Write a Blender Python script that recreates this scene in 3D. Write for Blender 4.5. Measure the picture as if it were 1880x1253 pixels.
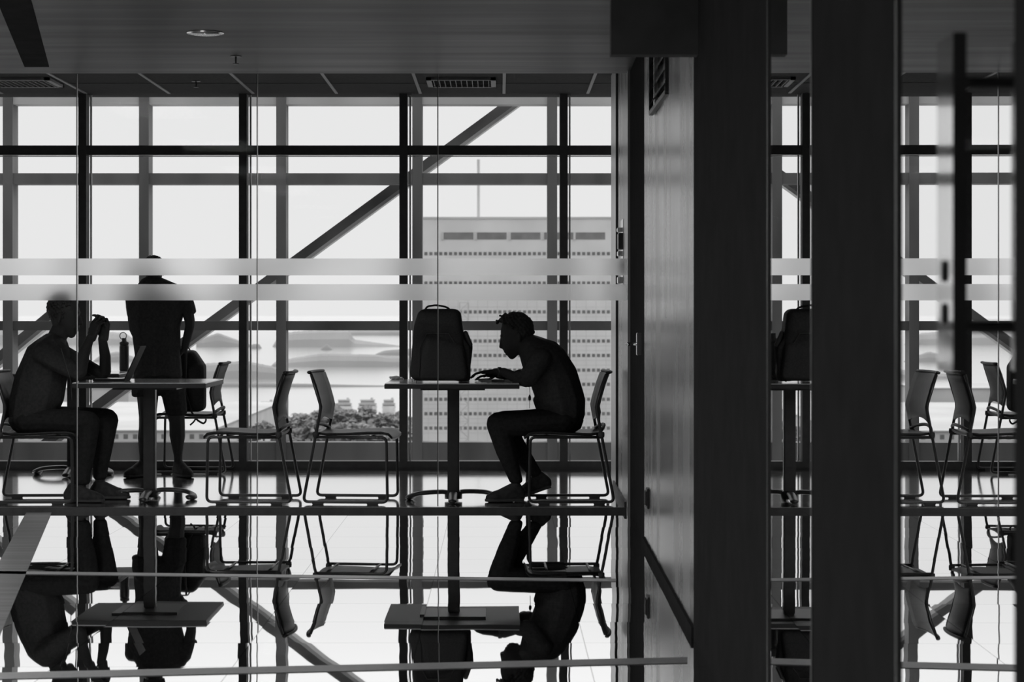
import bpy, bmesh, math, random
from mathutils import Vector, Matrix, noise
random.seed(7)
C = bpy.context.scene
for o in list(bpy.data.objects): bpy.data.objects.remove(o)

# ------------------------------------------------------------ camera, world, exposure
F = 3800.0            # focal length in pixels (1880 wide frame)
VX, VY = 918.0, 578.0 # vanishing point of the room
H = 1.17              # eye height
def P(px, py, s):     # a measured point: s = pixels per metre at its distance
    return Vector(((px-VX)/s, F/s, H-(py-VY)/s))
cd = bpy.data.cameras.new('camera'); cam = bpy.data.objects.new('camera', cd); C.collection.objects.link(cam)
cam.location = (0, 0, H); cam.rotation_euler = (math.pi/2, 0, 0)
cd.sensor_width = 36; cd.lens = F/1880*36
cd.shift_x = (940-VX)/1880; cd.shift_y = -(626.5-VY)/1880
cd.clip_start = .05; cd.clip_end = 100000
cd.dof.use_dof = True; cd.dof.focus_distance = F/296; cd.dof.aperture_fstop = 7.0
C.camera = cam
W = bpy.data.worlds.new('world'); C.world = W; W.use_nodes = True
nt = W.node_tree; nt.nodes.clear()
tc = nt.nodes.new('ShaderNodeTexCoord'); sp = nt.nodes.new('ShaderNodeSeparateXYZ')
ry = nt.nodes.new('ShaderNodeMapRange'); rz = nt.nodes.new('ShaderNodeMapRange')
mul = nt.nodes.new('ShaderNodeMath'); mul.operation = 'MULTIPLY'
bg = nt.nodes.new('ShaderNodeBackground'); wo = nt.nodes.new('ShaderNodeOutputWorld')
nt.links.new(tc.outputs['Generated'], sp.inputs[0])
nt.links.new(sp.outputs['Y'], ry.inputs[0]); nt.links.new(sp.outputs['Z'], rz.inputs[0])
for n, v in zip(('From Min','From Max','To Min','To Max'), (-.6, .6, .45, 1.0)): ry.inputs[n].default_value = v
for n, v in zip(('From Min','From Max','To Min','To Max'), (.12, 1, .83, 4.0)): rz.inputs[n].default_value = v
nt.links.new(ry.outputs[0], mul.inputs[0]); nt.links.new(rz.outputs[0], mul.inputs[1])
nt.links.new(mul.outputs[0], bg.inputs['Strength']); bg.inputs['Color'].default_value = (1, 1, 1, 1)
nt.links.new(bg.outputs[0], wo.inputs[0])
C.view_settings.view_transform = 'Standard'; C.view_settings.look = 'None'
C.view_settings.exposure = 0.0; C.view_settings.gamma = 1.0; C.view_settings.use_curve_mapping = False
FILL_POWER = 38
def area(name, loc, sx, sy, power):
    l = bpy.data.lights.new(name, 'AREA'); l.shape = 'RECTANGLE'; l.size = sx; l.size_y = sy; l.energy = power
    o = bpy.data.objects.new(name, l); o.location = loc; C.collection.objects.link(o); return o
for i, y in enumerate((1.2, 4.2, 7.2, 10.2)):
    area('corridor_fill', (-2.4, y, 2.59), .6, 1.2, FILL_POWER)  # unseen fill panels, added to lift the dark silhouettes and walls

# ------------------------------------------------------------ materials
def mat(name, col, rough=.6, metal=0.0, spec=.5, **kw):
    m = bpy.data.materials.new(name); m.use_nodes = True
    b = m.node_tree.nodes['Principled BSDF']
    c = (col, col, col) if isinstance(col, (int, float)) else col
    b.inputs['Base Color'].default_value = (*c, 1); b.inputs['Roughness'].default_value = rough
    b.inputs['Metallic'].default_value = metal; b.inputs['Specular IOR Level'].default_value = spec
    for k, v in kw.items(): b.inputs[k].default_value = v
    return m
def noisy(m, lo, hi, scale, stretch=(1, 1, 1), detail=3.0, rough=None):
    nt = m.node_tree; N = nt.nodes; L = nt.links; b = N['Principled BSDF']
    g = N.new('ShaderNodeNewGeometry'); mp = N.new('ShaderNodeMapping'); mp.inputs['Scale'].default_value = stretch
    n = N.new('ShaderNodeTexNoise'); n.inputs['Scale'].default_value = scale; n.inputs['Detail'].default_value = detail
    r = N.new('ShaderNodeMapRange'); r.inputs['From Min'].default_value = .3; r.inputs['From Max'].default_value = .7
    r.inputs['To Min'].default_value = lo; r.inputs['To Max'].default_value = hi
    L.new(g.outputs['Position'], mp.inputs[0]); L.new(mp.outputs[0], n.inputs[0]); L.new(n.outputs[0], r.inputs[0])
    L.new(r.outputs[0], b.inputs['Base Color'])
    if rough:
        r2 = N.new('ShaderNodeMapRange'); r2.inputs['From Min'].default_value = .3; r2.inputs['From Max'].default_value = .7
        r2.inputs['To Min'].default_value = rough[0]; r2.inputs['To Max'].default_value = rough[1]
        L.new(n.outputs[0], r2.inputs[0]); L.new(r2.outputs[0], b.inputs['Roughness'])
    return m
M = {}
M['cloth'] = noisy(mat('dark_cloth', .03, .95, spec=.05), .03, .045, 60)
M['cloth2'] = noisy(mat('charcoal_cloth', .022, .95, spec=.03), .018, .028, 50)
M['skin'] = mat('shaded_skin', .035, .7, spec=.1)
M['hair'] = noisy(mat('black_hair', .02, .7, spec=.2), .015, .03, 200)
M['shoe'] = noisy(mat('dark_shoe', .03, .7, spec=.2), .02, .04, 40)
M['nylon'] = noisy(mat('black_nylon', .045, .85, spec=.1), .03, .042, 90)
M['black_metal'] = noisy(mat('black_metal', .025, .4, spec=.4), .02, .03, 30)
M['frame_black'] = noisy(mat('black_frame_paint', .05, .6, spec=.2), .042, .056, 20)
M['chair_plastic'] = noisy(mat('chair_plastic', .022, .5, spec=.2), .017, .026, 30)
M['chrome'] = mat('chrome', .7, .2, 1.0)
M['rail_metal'] = mat('dark_steel_tube', .03, .35, 0.0, .5)
M['tabletop'] = noisy(mat('table_laminate', .4, .12, spec=.5), .34, .45, 20)
M['table_edge'] = mat('table_edge_black', .03, .5, spec=.2)
M['white'] = noisy(mat('white_paper', .8, .8), .75, .85, 10)
M['steel'] = noisy(mat('grey_painted_steel', .13, .7, spec=.2), .10, .17, 3, (1, 1, .3))
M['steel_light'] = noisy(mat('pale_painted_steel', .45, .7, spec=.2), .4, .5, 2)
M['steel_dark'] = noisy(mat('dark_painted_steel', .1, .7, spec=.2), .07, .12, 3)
M['matte_black'] = noisy(mat('matte_black_panel', .03, 1, spec=0), .028, .034, 8)
M['raised_black'] = noisy(mat('raised_black_panel', .09, .95, spec=0), .08, .1, 8)  # black raised to grey, standing in for light the bulkhead does not get
M['wood'] = noisy(mat('wood_veneer', .12, .3, spec=1.0, IOR=1.7), .03, .2, 3.0, (3, 1.1, .10), 4.0, (.2, .32))
M['wood2'] = noisy(mat('wood_veneer_pale', .16, .35, spec=1.0), .1, .22, 3.0, (6, 2.2, .12), 4.0, (.25, .35))
M['alu'] = mat('satin_aluminium', .5, .35, .8)
M['ceiling'] = noisy(mat('lacquered_ceiling', .03, .4, spec=.08), .014, .027, 2.0, (.25, 3, 1), 4.0, (.34, .46))
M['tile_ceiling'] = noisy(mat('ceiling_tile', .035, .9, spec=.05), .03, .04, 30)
M['tbar'] = mat('ceiling_bar', .12, .5, spec=.4)
M['plaster'] = noisy(mat('plaster', .3, .9), .27, .33, 4)
M['mirror'] = mat('mirror_glass', .93, .0, 1.0)
M['strip'] = noisy(mat('brushed_strip', .14, .35, 0), .12, .16, 40)
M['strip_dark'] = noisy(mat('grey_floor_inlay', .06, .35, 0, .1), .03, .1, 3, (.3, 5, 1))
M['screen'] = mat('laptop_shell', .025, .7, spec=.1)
M['lens'] = mat('lamp_reflector', .8, .25, .7)
def glass(name, tint=.97, k=.02):
    m = bpy.data.materials.new(name); m.use_nodes = True; nt = m.node_tree; nt.nodes.clear()
    t = nt.nodes.new('ShaderNodeBsdfTransparent'); t.inputs[0].default_value = (tint, tint, tint, 1)
    g = nt.nodes.new('ShaderNodeBsdfGlossy'); g.inputs['Roughness'].default_value = 0
    x = nt.nodes.new('ShaderNodeMixShader'); x.inputs[0].default_value = k
    o = nt.nodes.new('ShaderNodeOutputMaterial')
    nt.links.new(t.outputs[0], x.inputs[1]); nt.links.new(g.outputs[0], x.inputs[2]); nt.links.new(x.outputs[0], o.inputs[0])
    return m
M['glass'] = glass('clear_glass', .995, .0008); M['pane'] = glass('window_glass', .985, .001)
def film():
    m = bpy.data.materials.new('frosted_film'); m.use_nodes = True; nt = m.node_tree; nt.nodes.clear()
    t = nt.nodes.new('ShaderNodeBsdfTranslucent'); t.inputs[0].default_value = (1, 1, 1, 1)
    g = nt.nodes.new('ShaderNodeBsdfRefraction'); g.inputs['Roughness'].default_value = .62; g.inputs['IOR'].default_value = 1.15
    g.inputs[0].default_value = (1, 1, 1, 1)
    x = nt.nodes.new('ShaderNodeMixShader'); x.inputs[0].default_value = .8
    o = nt.nodes.new('ShaderNodeOutputMaterial')
    nt.links.new(t.outputs[0], x.inputs[1]); nt.links.new(g.outputs[0], x.inputs[2]); nt.links.new(x.outputs[0], o.inputs[0])
    return m
M['film'] = film()
def floor_mat():       # polished stone tiles, each laid a hair out of level
    m = bpy.data.materials.new('polished_tiles'); m.use_nodes = True; nt = m.node_tree; N = nt.nodes; L = nt.links
    b = N['Principled BSDF']; b.inputs['Metallic'].default_value = 1.0; b.inputs['Roughness'].default_value = .012
    g = N.new('ShaderNodeNewGeometry'); ad = N.new('ShaderNodeVectorMath'); ad.operation = 'ADD'
    ad.inputs[1].default_value = (.295+59.4, 50*.5025-.0, 0)
    dv = N.new('ShaderNodeVectorMath'); dv.operation = 'DIVIDE'; dv.inputs[1].default_value = (.594, TILE_Y, 1)
    sub = N.new('ShaderNodeVectorMath'); sub.operation = 'SUBTRACT'; sub.inputs[1].default_value = (-.295, TILE_Y0, 0)
    L.new(g.outputs['Position'], sub.inputs[0]); L.new(sub.outputs[0], dv.inputs[0])
    N.remove(ad)
    fl = N.new('ShaderNodeVectorMath'); fl.operation = 'FLOOR'; L.new(dv.outputs[0], fl.inputs[0])
    wn = N.new('ShaderNodeTexWhiteNoise'); wn.noise_dimensions = '3D'; L.new(fl.outputs[0], wn.inputs[0])
    s1 = N.new('ShaderNodeVectorMath'); s1.operation = 'SUBTRACT'; s1.inputs[1].default_value = (.5, .5, .5)
    L.new(wn.outputs['Color'], s1.inputs[0])
    s2 = N.new('ShaderNodeVectorMath'); s2.operation = 'MULTIPLY'; s2.inputs[1].default_value = (.008, .002, 0)
    L.new(s1.outputs[0], s2.inputs[0])
    # slow waviness of the polish
    nz = N.new('ShaderNodeTexNoise'); nz.inputs['Scale'].default_value = 3.0; nz.inputs['Detail'].default_value = 1.0
    L.new(g.outputs['Position'], nz.inputs[0])
    s3 = N.new('ShaderNodeVectorMath'); s3.operation = 'SUBTRACT'; s3.inputs[1].default_value = (.5, .5, .5)
    L.new(nz.outputs['Color'], s3.inputs[0])
    s4 = N.new('ShaderNodeVectorMath'); s4.operation = 'MULTIPLY'; s4.inputs[1].default_value = (.006, .0016, 0)
    L.new(s3.outputs[0], s4.inputs[0])
    a1 = N.new('ShaderNodeVectorMath'); L.new(s2.outputs[0], a1.inputs[0]); L.new(s4.outputs[0], a1.inputs[1])
    a2 = N.new('ShaderNodeVectorMath'); L.new(a1.outputs[0], a2.inputs[0]); L.new(g.outputs['Normal'], a2.inputs[1])
    nn = N.new('ShaderNodeVectorMath'); nn.operation = 'NORMALIZE'; L.new(a2.outputs[0], nn.inputs[0])
    L.new(nn.outputs[0], b.inputs['Normal'])
    # joints
    fr = N.new('ShaderNodeVectorMath'); fr.operation = 'FRACTION'; L.new(dv.outputs[0], fr.inputs[0])
    sx = N.new('ShaderNodeSeparateXYZ'); L.new(fr.outputs[0], sx.inputs[0])
    jx = N.new('ShaderNodeMath'); jx.operation = 'LESS_THAN'; jx.inputs[1].default_value = .006; L.new(sx.outputs[0], jx.inputs[0])
    jy = N.new('ShaderNodeMath'); jy.operation = 'LESS_THAN'; jy.inputs[1].default_value = .022; L.new(sx.outputs[1], jy.inputs[0])
    jm = N.new('ShaderNodeMath'); jm.operation = 'MULTIPLY'; jm.inputs[1].default_value = .35; L.new(jy.outputs[0], jm.inputs[0])
    jj = N.new('ShaderNodeMath'); jj.operation = 'MAXIMUM'; L.new(jx.outputs[0], jj.inputs[0]); L.new(jm.outputs[0], jj.inputs[1])
    mr = N.new('ShaderNodeMapRange'); mr.inputs['To Min'].default_value = .87; mr.inputs['To Max'].default_value = .25
    L.new(jj.outputs[0], mr.inputs[0]); L.new(mr.outputs[0], b.inputs['Base Color'])
    return m
TILE_Y = F*H*.000113; TILE_Y0 = F*H*.002674
M['floor'] = floor_mat()
M['floor_in'] = noisy(mat('polished_floor', .8, .1, 1.0), .72, .88, 4, (.25, 9, 1), 4.0, (.05, .14))

# ------------------------------------------------------------ helpers
def link(o): C.collection.objects.link(o); return o
def obj(name, bm, m, parent=None, smooth=False):
    me = bpy.data.meshes.new(name)
    bmesh.ops.recalc_face_normals(bm, faces=bm.faces); bm.to_mesh(me); bm.free()
    me.materials.append(m if not isinstance(m, str) else M[m])
    if smooth:
        for p in me.polygons: p.use_smooth = True
    o = link(bpy.data.objects.new(name, me))
    if parent: o.parent = parent
    return o
def tag(o, label, cat, group=None, kind=None):
    o['label'] = label; o['category'] = cat
    if group: o['group'] = group
    if kind: o['kind'] = kind
    return o
def thing(name, label, cat, loc=(0, 0, 0), rz=0, group=None):
    o = link(bpy.data.objects.new(name, None)); o.location = loc; o.rotation_euler = (0, 0, rz); o.empty_display_size = .1
    return tag(o, label, cat, group)
def struct(name, bm, m, parent=None):
    o = obj(name, bm, m, parent); o['kind'] = 'structure'; return o
def dup(root, loc, rz, label):
    r = root.copy(); link(r); r.location = loc; r.rotation_euler = (0, 0, rz); r['label'] = label
    for ch in [c for c in bpy.data.objects if c.parent == root]:
        c = ch.copy(); link(c); c.parent = r
        for g in [x for x in bpy.data.objects if x.parent == ch]:
            d = g.copy(); link(d); d.parent = c
    return r
def B(): return bmesh.new()
def box(bm, x0, x1, y0, y1, z0, z1, bev=0):
    r = bmesh.ops.create_cube(bm, size=1)
    for v in r['verts']:
        v.co = Vector(((x0+x1)/2+v.co.x*(x1-x0), (y0+y1)/2+v.co.y*(y1-y0), (z0+z1)/2+v.co.z*(z1-z0)))
    if bev:
        es = list({e for v in r['verts'] for e in v.link_edges})
        bmesh.ops.bevel(bm, geom=es, offset=bev, segments=2, affect='EDGES')
    return bm
def bar(bm, a, b, w, h, up=(0, 0, 1)):     # rectangular bar from a to b
    a = Vector(a); b = Vector(b); d = (b-a); L = d.length; d.normalize()
    up = Vector(up); sx = d.cross(up).normalized(); sz = sx.cross(d).normalized()
    vs = [bm.verts.new(a+d*(L*t)+sx*(w/2*i)+sz*(h/2*j)) for t in (0, 1) for i, j in ((-1, -1), (1, -1), (1, 1), (-1, 1))]
    for k in range(4): bm.faces.new([vs[k], vs[(k+1) % 4], vs[4+(k+1) % 4], vs[4+k]])
    bm.faces.new(vs[:4][::-1]); bm.faces.new(vs[4:]); return bm
def quad(bm, *pts): bm.faces.new([bm.verts.new(Vector(p)) for p in pts]); return bm
def smooth_path(pts, r=.04, n=4):
    pts = [Vector(p) for p in pts]; out = [pts[0]]
    for i in range(1, len(pts)-1):
        p = pts[i]; a = (pts[i-1]-p); b = (pts[i+1]-p); k = min(r, a.length*.45, b.length*.45)
        a = p+a.normalized()*k; b = p+b.normalized()*k
        for j in range(n+1):
            t = j/n; out.append(a*(1-t)**2+p*2*t*(1-t)+b*t*t)
    out.append(pts[-1]); return out
def tube(bm, pts, r, n=8, flat=1.0):
    pts = [Vector(p) for p in pts]; rings = []; N = len(pts)
    rr = r if isinstance(r, (list, tuple)) else [r]*N
    d0 = (pts[1]-pts[0]).normalized(); u = d0.orthogonal().normalized()
    if abs(d0.z) < .9: u = Vector((0, 0, 1)); u = (u-d0*u.dot(d0)).normalized()
    for i, p in enumerate(pts):
        d = (pts[min(i+1, N-1)]-pts[max(i-1, 0)]).normalized()
        u = (u-d*u.dot(d)).normalized(); v = d.cross(u)
        rings.append([bm.verts.new(p+(u*math.cos(2*math.pi*k/n)*flat+v*math.sin(2*math.pi*k/n))*rr[i]) for k in range(n)])
    for a, b in zip(rings, rings[1:]):
        for k in range(n): bm.faces.new([a[k], a[(k+1) % n], b[(k+1) % n], b[k]])
    bm.faces.new(rings[0][::-1]); bm.faces.new(rings[-1]); return bm
def lathe(bm, prof, c=(0, 0, 0), n=24):
    c = Vector(c); rings = [[bm.verts.new(c+Vector((r*math.cos(2*math.pi*k/n), r*math.sin(2*math.pi*k/n), z))) for k in range(n)] for r, z in prof]
    for a, b in zip(rings, rings[1:]):
        for k in range(n): bm.faces.new([a[k], a[(k+1) % n], b[(k+1) % n], b[k]])
    bm.faces.new(rings[0][::-1]); bm.faces.new(rings[-1]); return bm
def prism(bm, pts, d):      # polygon pts pushed along vector d
    d = Vector(d); a = [bm.verts.new(Vector(p)) for p in pts]; b = [bm.verts.new(Vector(p)+d) for p in pts]; n = len(a)
    bm.faces.new(a); bm.faces.new(b[::-1])
    for i in range(n): bm.faces.new([a[i], b[i], b[(i+1) % n], a[(i+1) % n]])
    return bm
_ico = None
def ico():
    global _ico
    if _ico is None:
        b = bmesh.new(); bmesh.ops.create_icosphere(b, subdivisions=2, radius=1); _ico = [v.co.copy() for v in b.verts]; b.free()
    return _ico
def rad(r): return (r, r, r) if isinstance(r, (int, float)) else r
def hull(bm, *nodes):       # convex hull of ellipsoids (centre, radius or radii)
    vs = []
    for c, r in nodes:
        r = rad(r); c = Vector(c)
        vs += [bm.verts.new(c+Vector((p.x*r[0], p.y*r[1], p.z*r[2]))) for p in ico()]
    res = bmesh.ops.convex_hull(bm, input=vs)
    junk = [g for g in res['geom_interior'] if isinstance(g, bmesh.types.BMVert)] + [g for g in res['geom_unused'] if isinstance(g, bmesh.types.BMVert)]
    bmesh.ops.delete(bm, geom=list(set(junk)), context='VERTS')
    return bm
def chain(bm, *nodes):
    for a, b in zip(nodes, nodes[1:]): hull(bm, a, b)
    return bm
def skin(name, bm, m, parent=None, voxel=.006, smooth=4, jitter=0):      # melt overlapping hulls into one continuous surface
    o = obj(name, bm, m, parent, True)
    r = o.modifiers.new('r', 'REMESH'); r.mode = 'VOXEL'; r.voxel_size = voxel; r.use_smooth_shade = True
    s = o.modifiers.new('s', 'SMOOTH'); s.factor = .5; s.iterations = smooth
    bpy.context.view_layer.update()
    dg = bpy.context.evaluated_depsgraph_get()
    me = bpy.data.meshes.new_from_object(o.evaluated_get(dg)); old = o.data
    o.modifiers.clear(); o.data = me; me.name = name
    bpy.data.meshes.remove(old)
    for p in me.polygons: p.use_smooth = True
    return o

# ------------------------------------------------------------ room shell
def XR(y): return .625+.0105*y          # right wall plane
def YR(px): return (.625*F)/(px-VX-.0105*F)
Yp = F/309; Yw = F/243
ZC = 2.61; ZT = 2.84
o = struct('floor', box(B(), -6, 1.2, -3, Yp-.02, -.2, 0), 'floor')
o['label'] = 'polished corridor floor of large square tiles'
struct('floor_2', box(B(), -9, 3, Yp-.02, Yw+.25, -.2, 0), 'floor_in')
struct('ceiling', box(B(), -6, 1.2, -3, Yp+.05, ZC, ZC+.4), 'ceiling')
struct('ceiling_2', box(B(), -9, 3, Yp+.05, Yw+.25, ZT, ZT+.2), 'tile_ceiling')
struct('wall_left', box(B(), -6.2, -6, -3, Yp-.02, 0, ZC), 'plaster')
struct('wall_back', box(B(), -6, 1.2, -3.2, -3, 0, ZC), 'plaster')
struct('wall_far_left', box(B(), -9.2, -9, Yp-.02, Yw, 0, ZT), 'plaster')
struct('wall_far_right', box(B(), 3, 3.2, Yp, Yw, 0, ZT), 'plaster')
struct('wall_far_front', box(B(), -9, -6.05, Yp-.12, Yp-.02, 0, ZT), 'plaster')
def rwall(name, pa, pb, m, z0=0, z1=ZC, out=0, th=.25, ya=None, yb=None, struct_=True, parent=None):
    ya = YR(pa) if ya is None else ya; yb = YR(pb) if yb is None else yb
    bm = B(); A = (XR(ya)-out, ya); Bq = (XR(yb)-out, yb)
    prism(bm, [(A[0], A[1], z0), (Bq[0], Bq[1], z0), (Bq[0], Bq[1], z1), (A[0], A[1], z1)], (th+out, 0, 0))
    return struct(name, bm, m, parent) if struct_ else obj(name, bm, m, parent)
# from far to near
rwall('wall_right', 1122, 1131, 'alu', z1=ZT)
rwall('trim_1', 1131, 1135, 'matte_black', z1=ZT, out=.002)
rwall('wall_right_return', 1135, 1152.5, 'wood2', z1=ZT)
d1 = rwall('door_1', 1152.5, 1183, 'matte_black', out=-.015)
rwall('wall_right_panel', 1183, 1275, 'wood')
rwall('wall_right_pier', 1275, 1410, 'matte_black', out=.003)
rwall('window_20', 1410, 1495, 'mirror', th=.02)
rwall('wall_right_column', 1495, 1647, 'matte_black', out=.003)
w21 = rwall('window_21', 1647, 1877, 'mirror', th=.02)
rwall('wall_right_end', 0, 0, 'matte_black', ya=YR(1877), yb=-3, out=.01)
rwall('wall_right_backing', 0, 0, 'matte_black', ya=YR(1410), yb=YR(1877), out=-.03, th=.2)
for i, px in enumerate((1412, 1493, 1650, 1875)):
    y = YR(px); struct('trim_%d' % (i+2), box(B(), XR(y)-.005, XR(y)+.01, y-.005, y+.005, 0, ZC), 'rail_metal')
bb = B(); prism(bb, [(XR(YR(1183))-.012, YR(1183), 0), (XR(YR(1275))-.012, YR(1275), 0), (XR(YR(1275))-.012, YR(1275), .038), (XR(YR(1183))-.012, YR(1183), .038)], (.02, 0, 0))
struct('baseboard_right', bb, 'matte_black')
bb = B(); prism(bb, [(XR(YR(1128))-.012, YR(1128), 0), (XR(YR(1150))-.012, YR(1150), 0), (XR(YR(1150))-.012, YR(1150), .05), (XR(YR(1128))-.012, YR(1128), .05)], (.02, 0, 0))
struct('baseboard_right_2', bb, 'frame_black')
# dropped bulkhead over the passage
y = YR(1283.5)
struct('ceiling_bulkhead', box(B(), (1122-VX)/(F/y), XR(y)-.001, y, y+.08, H+478/(F/y), ZC), 'raised_black')
# floor strips
def strip(name, a, b, c, d, m):
    pts = []
    for px, py in (a, b, c, d):
        s = (py-VY)/H; pts.append(((px-VX)/s, F/s, .0005))
    o = struct(name, prism(B(), pts, (0, 0, .0015)), m); return o
strip('trim_10', (-60, 1049), (1131, 1064), (1131, 1069), (-60, 1054), 'strip')
strip('trim_11', (-60, 1238), (1262, 1208), (1262, 1219), (-60, 1250), 'strip')
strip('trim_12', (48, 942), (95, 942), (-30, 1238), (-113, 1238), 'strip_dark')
def cstrip(name, pts2, m, z=ZC, t=.03):
    pts = []
    for px, py in pts2:
        s = (VY-py)/(ZC-H); pts.append(((px-VX)/s, F/s, z-t))
    return struct(name, prism(B(), pts, (0, 0, t+.001)), m)
cstrip('trim_13', [(45, 122), (90, 122), (52, -20), (-14, -20)], 'matte_black', t=.004)
# cafe ceiling bars
k = 0
for i in range(-9, 2):
    x = .03+.63*i
    struct('trim_%d' % (20+k), box(B(), x-.011, x+.011, Yp+.06, Yw-.05, ZT-.006, ZT+.001), 'tbar'); k += 1
struct('trim_19', box(B(), -6, 1, 14.93-.004, 14.93+.004, ZT-.004, ZT+.001), 'frame_black')
def vent(x0, x1, y0, y1, label):
    t = thing('ceiling_vent', label, 'vent', ((x0+x1)/2, (y0+y1)/2, ZT), 0, 'square air vents in the cafe ceiling')
    w = (x1-x0)/2; d = (y1-y0)/2; bm = B()
    for a in ((-w, w, -d, -d+.035), (-w, w, d-.035, d), (-w, -w+.035, -d, d), (w-.035, w, -d, d)): box(bm, a[0], a[1], a[2], a[3], -.02, 0)
    obj('frame', bm, 'tbar', t)
    obj('backing', box(B(), -w+.02, w-.02, -d+.02, d-.02, -.004, -.001), 'matte_black', t)
    n = 11
    for i in range(n):
        x = -w+.05+(2*w-.1)*i/(n-1)
        obj('slat', bar(B(), (x, -d+.035, -.012), (x, d-.035, -.012), .004, .02), 'tbar', t)
vent(-.52, -.03, 14.55, 15.05, 'square slatted air vent in cafe ceiling above the backpack')
vent(-3.66, -3.17, 14.55, 15.05, 'square slatted air vent in cafe ceiling at far left')
# downlight and sprinklers
s = (VY-60)/(ZC-H); c = P(377, 60, s)
t = thing('downlight', 'round recessed ceiling downlight with a pale rim over the corridor', 'ceiling light', (c.x, c.y, ZC))
obj('rim', lathe(B(), [(.095, -.004), (.095, 0), (.07, 0), (.07, -.004), (.08, -.008)], n=40), 'lens', t, True)
obj('reflector', lathe(B(), [(.074, -.003), (.06, -.001), (.02, .0)], n=40), 'lens', t, True)
def sprinkler(px, py, z, label):
    s = (VY-py)/(z-H); c = P(px, py, s)
    t = thing('sprinkler', label, 'sprinkler', (c.x, c.y, z), 0, 'pendent sprinklers')
    obj('escutcheon', lathe(B(), [(.032, -.004), (.032, 0), (.01, 0)], n=20), 'tbar', t)
    obj('head', lathe(B(), [(.018, -.045), (.018, -.042), (.004, -.041), (.006, -.001), (.0, 0)][::-1], n=12), 'black_metal', t)
sprinkler(433, 103, ZC, 'small pendent sprinkler on the smooth corridor ceiling beside the downlight')
sprinkler(360, 149, ZT, 'tiny pendent sprinkler on the cafe tile ceiling behind the glass')

# ------------------------------------------------------------ right wall fittings
def wy(px, py):       # point on the right wall plane seen at px, py
    y = YR(px); return XR(y), y, H-(py-VY)*y/F
x, y, z = wy(1214, 150)
ya, yb = YR(1201), YR(1227)
t = thing('louvre_vent', 'black wall louvre high on the glossy wood panelling', 'vent', (XR((ya+yb)/2), (ya+yb)/2, 2.12))
L2 = (ya-yb)/2; tl = .0105
obj('frame', bar(bar(bar(bar(B(), (-.01, -L2, 0), (-.01, L2, 0), .02, .02), (-.01, -L2, .45), (-.01, L2, .45), .02, .02), (-.01, -L2, 0), (-.01, -L2, .45), .02, .02, (0, 1, 0)), (-.01, L2, 0), (-.01, L2, .45), .02, .02, (0, 1, 0)), 'black_metal', t)
for i in range(7):
    z = .05+i*.06
    obj('slat', quad(quad(B(), (-.025, -L2, z-.02), (-.025, L2, z-.02), (0, L2, z+.02), (0, -L2, z+.02)), (-.025, -L2, z-.025), (-.025, L2, z-.025), (0, L2, z+.015), (0, -L2, z+.015)), 'black_metal', t)
x, y, z = wy(1191, 915)
t = thing('wall_socket', 'small socket plate low on the glossy wood panelling', 'socket', (x, y, z))
obj('plate', box(B(), -.012, .0, -.06, .06, -.05, .05, .003), 'rail_metal', t)
obj('socket_face', box(B(), -.02, -.01, -.045, .045, -.035, .035, .003), 'frame_black', t)
x, y, z = wy(1143.5, 470)
t = thing('door_latch', 'tall strike plate with two black latch cases on pale wood wall end', 'lock', (x, y, z))
obj('plate', box(B(), -.004, .0, -.09, .16, -.235, .225), 'chrome', t)
obj('latch_case', box(B(), -.03, 0, -.06, .1, .04, .14, .004), 'black_metal', t)
obj('latch_case', box(B(), -.026, 0, -.06, .07, -.11, -.02, .004), 'black_metal', t)
obj('bolt', box(B(), -.032, 0, .0, .12, .15, .175, .003), 'chrome', t)
obj('bolt', box(B(), -.03, 0, .0, .12, .0, .03, .003), 'chrome', t)
obj('bolt', box(B(), -.03, 0, -.0, .12, -.17, -.13, .003), 'chrome', t)
x, y, z = wy(1172, 632)
t = link(bpy.data.objects.new('door_handle', None)); t.location = (x, y, z); t.parent = d1; t.empty_display_size = .1
obj('rose', box(B(), -.01, .02, -.03, .03, -.06, .06, .003), 'chrome', t)
obj('lever', tube(B(), smooth_path([(.0, 0, 0), (-.06, 0, 0), (-.06, -.12, 0)], .02), .009), 'chrome', t, True)
# tall square pull on the mirror glazed door, close to the camera
s0 = 1100; xf = XR(F/s0)-.065
ya = xf and F*xf/(1720-VX); yb = F*xf/(1750-VX)
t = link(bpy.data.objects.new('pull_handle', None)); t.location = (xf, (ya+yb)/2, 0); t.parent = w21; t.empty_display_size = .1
ht = (ya-yb)/2; s_ = F/yb
z1 = H+(VY-60)/s_; z0 = H-(685-VY)/s_
obj('grip', box(B(), 0, .016, -ht, ht, z0, z1, .001), mat('polished_pull', .6, .06, 1.0), t)
obj('shade_cap', box(B(), -.0005, .017, -ht-.004, -ht, z0, z1), 'matte_black', t)  # black sheet added to paint the near face of the pull as unlit
for zz in (z0+.06, z1-.06):
    obj('standoff', tube(B(), [(.015, 0, zz), (XR(ya)-xf, 0, zz)], .008), 'black_metal', t)
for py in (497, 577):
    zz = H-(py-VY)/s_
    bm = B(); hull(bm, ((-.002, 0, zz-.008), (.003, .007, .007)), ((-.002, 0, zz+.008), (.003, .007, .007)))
    obj('keyhole_cover', bm, 'black_metal', t, True)

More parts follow.
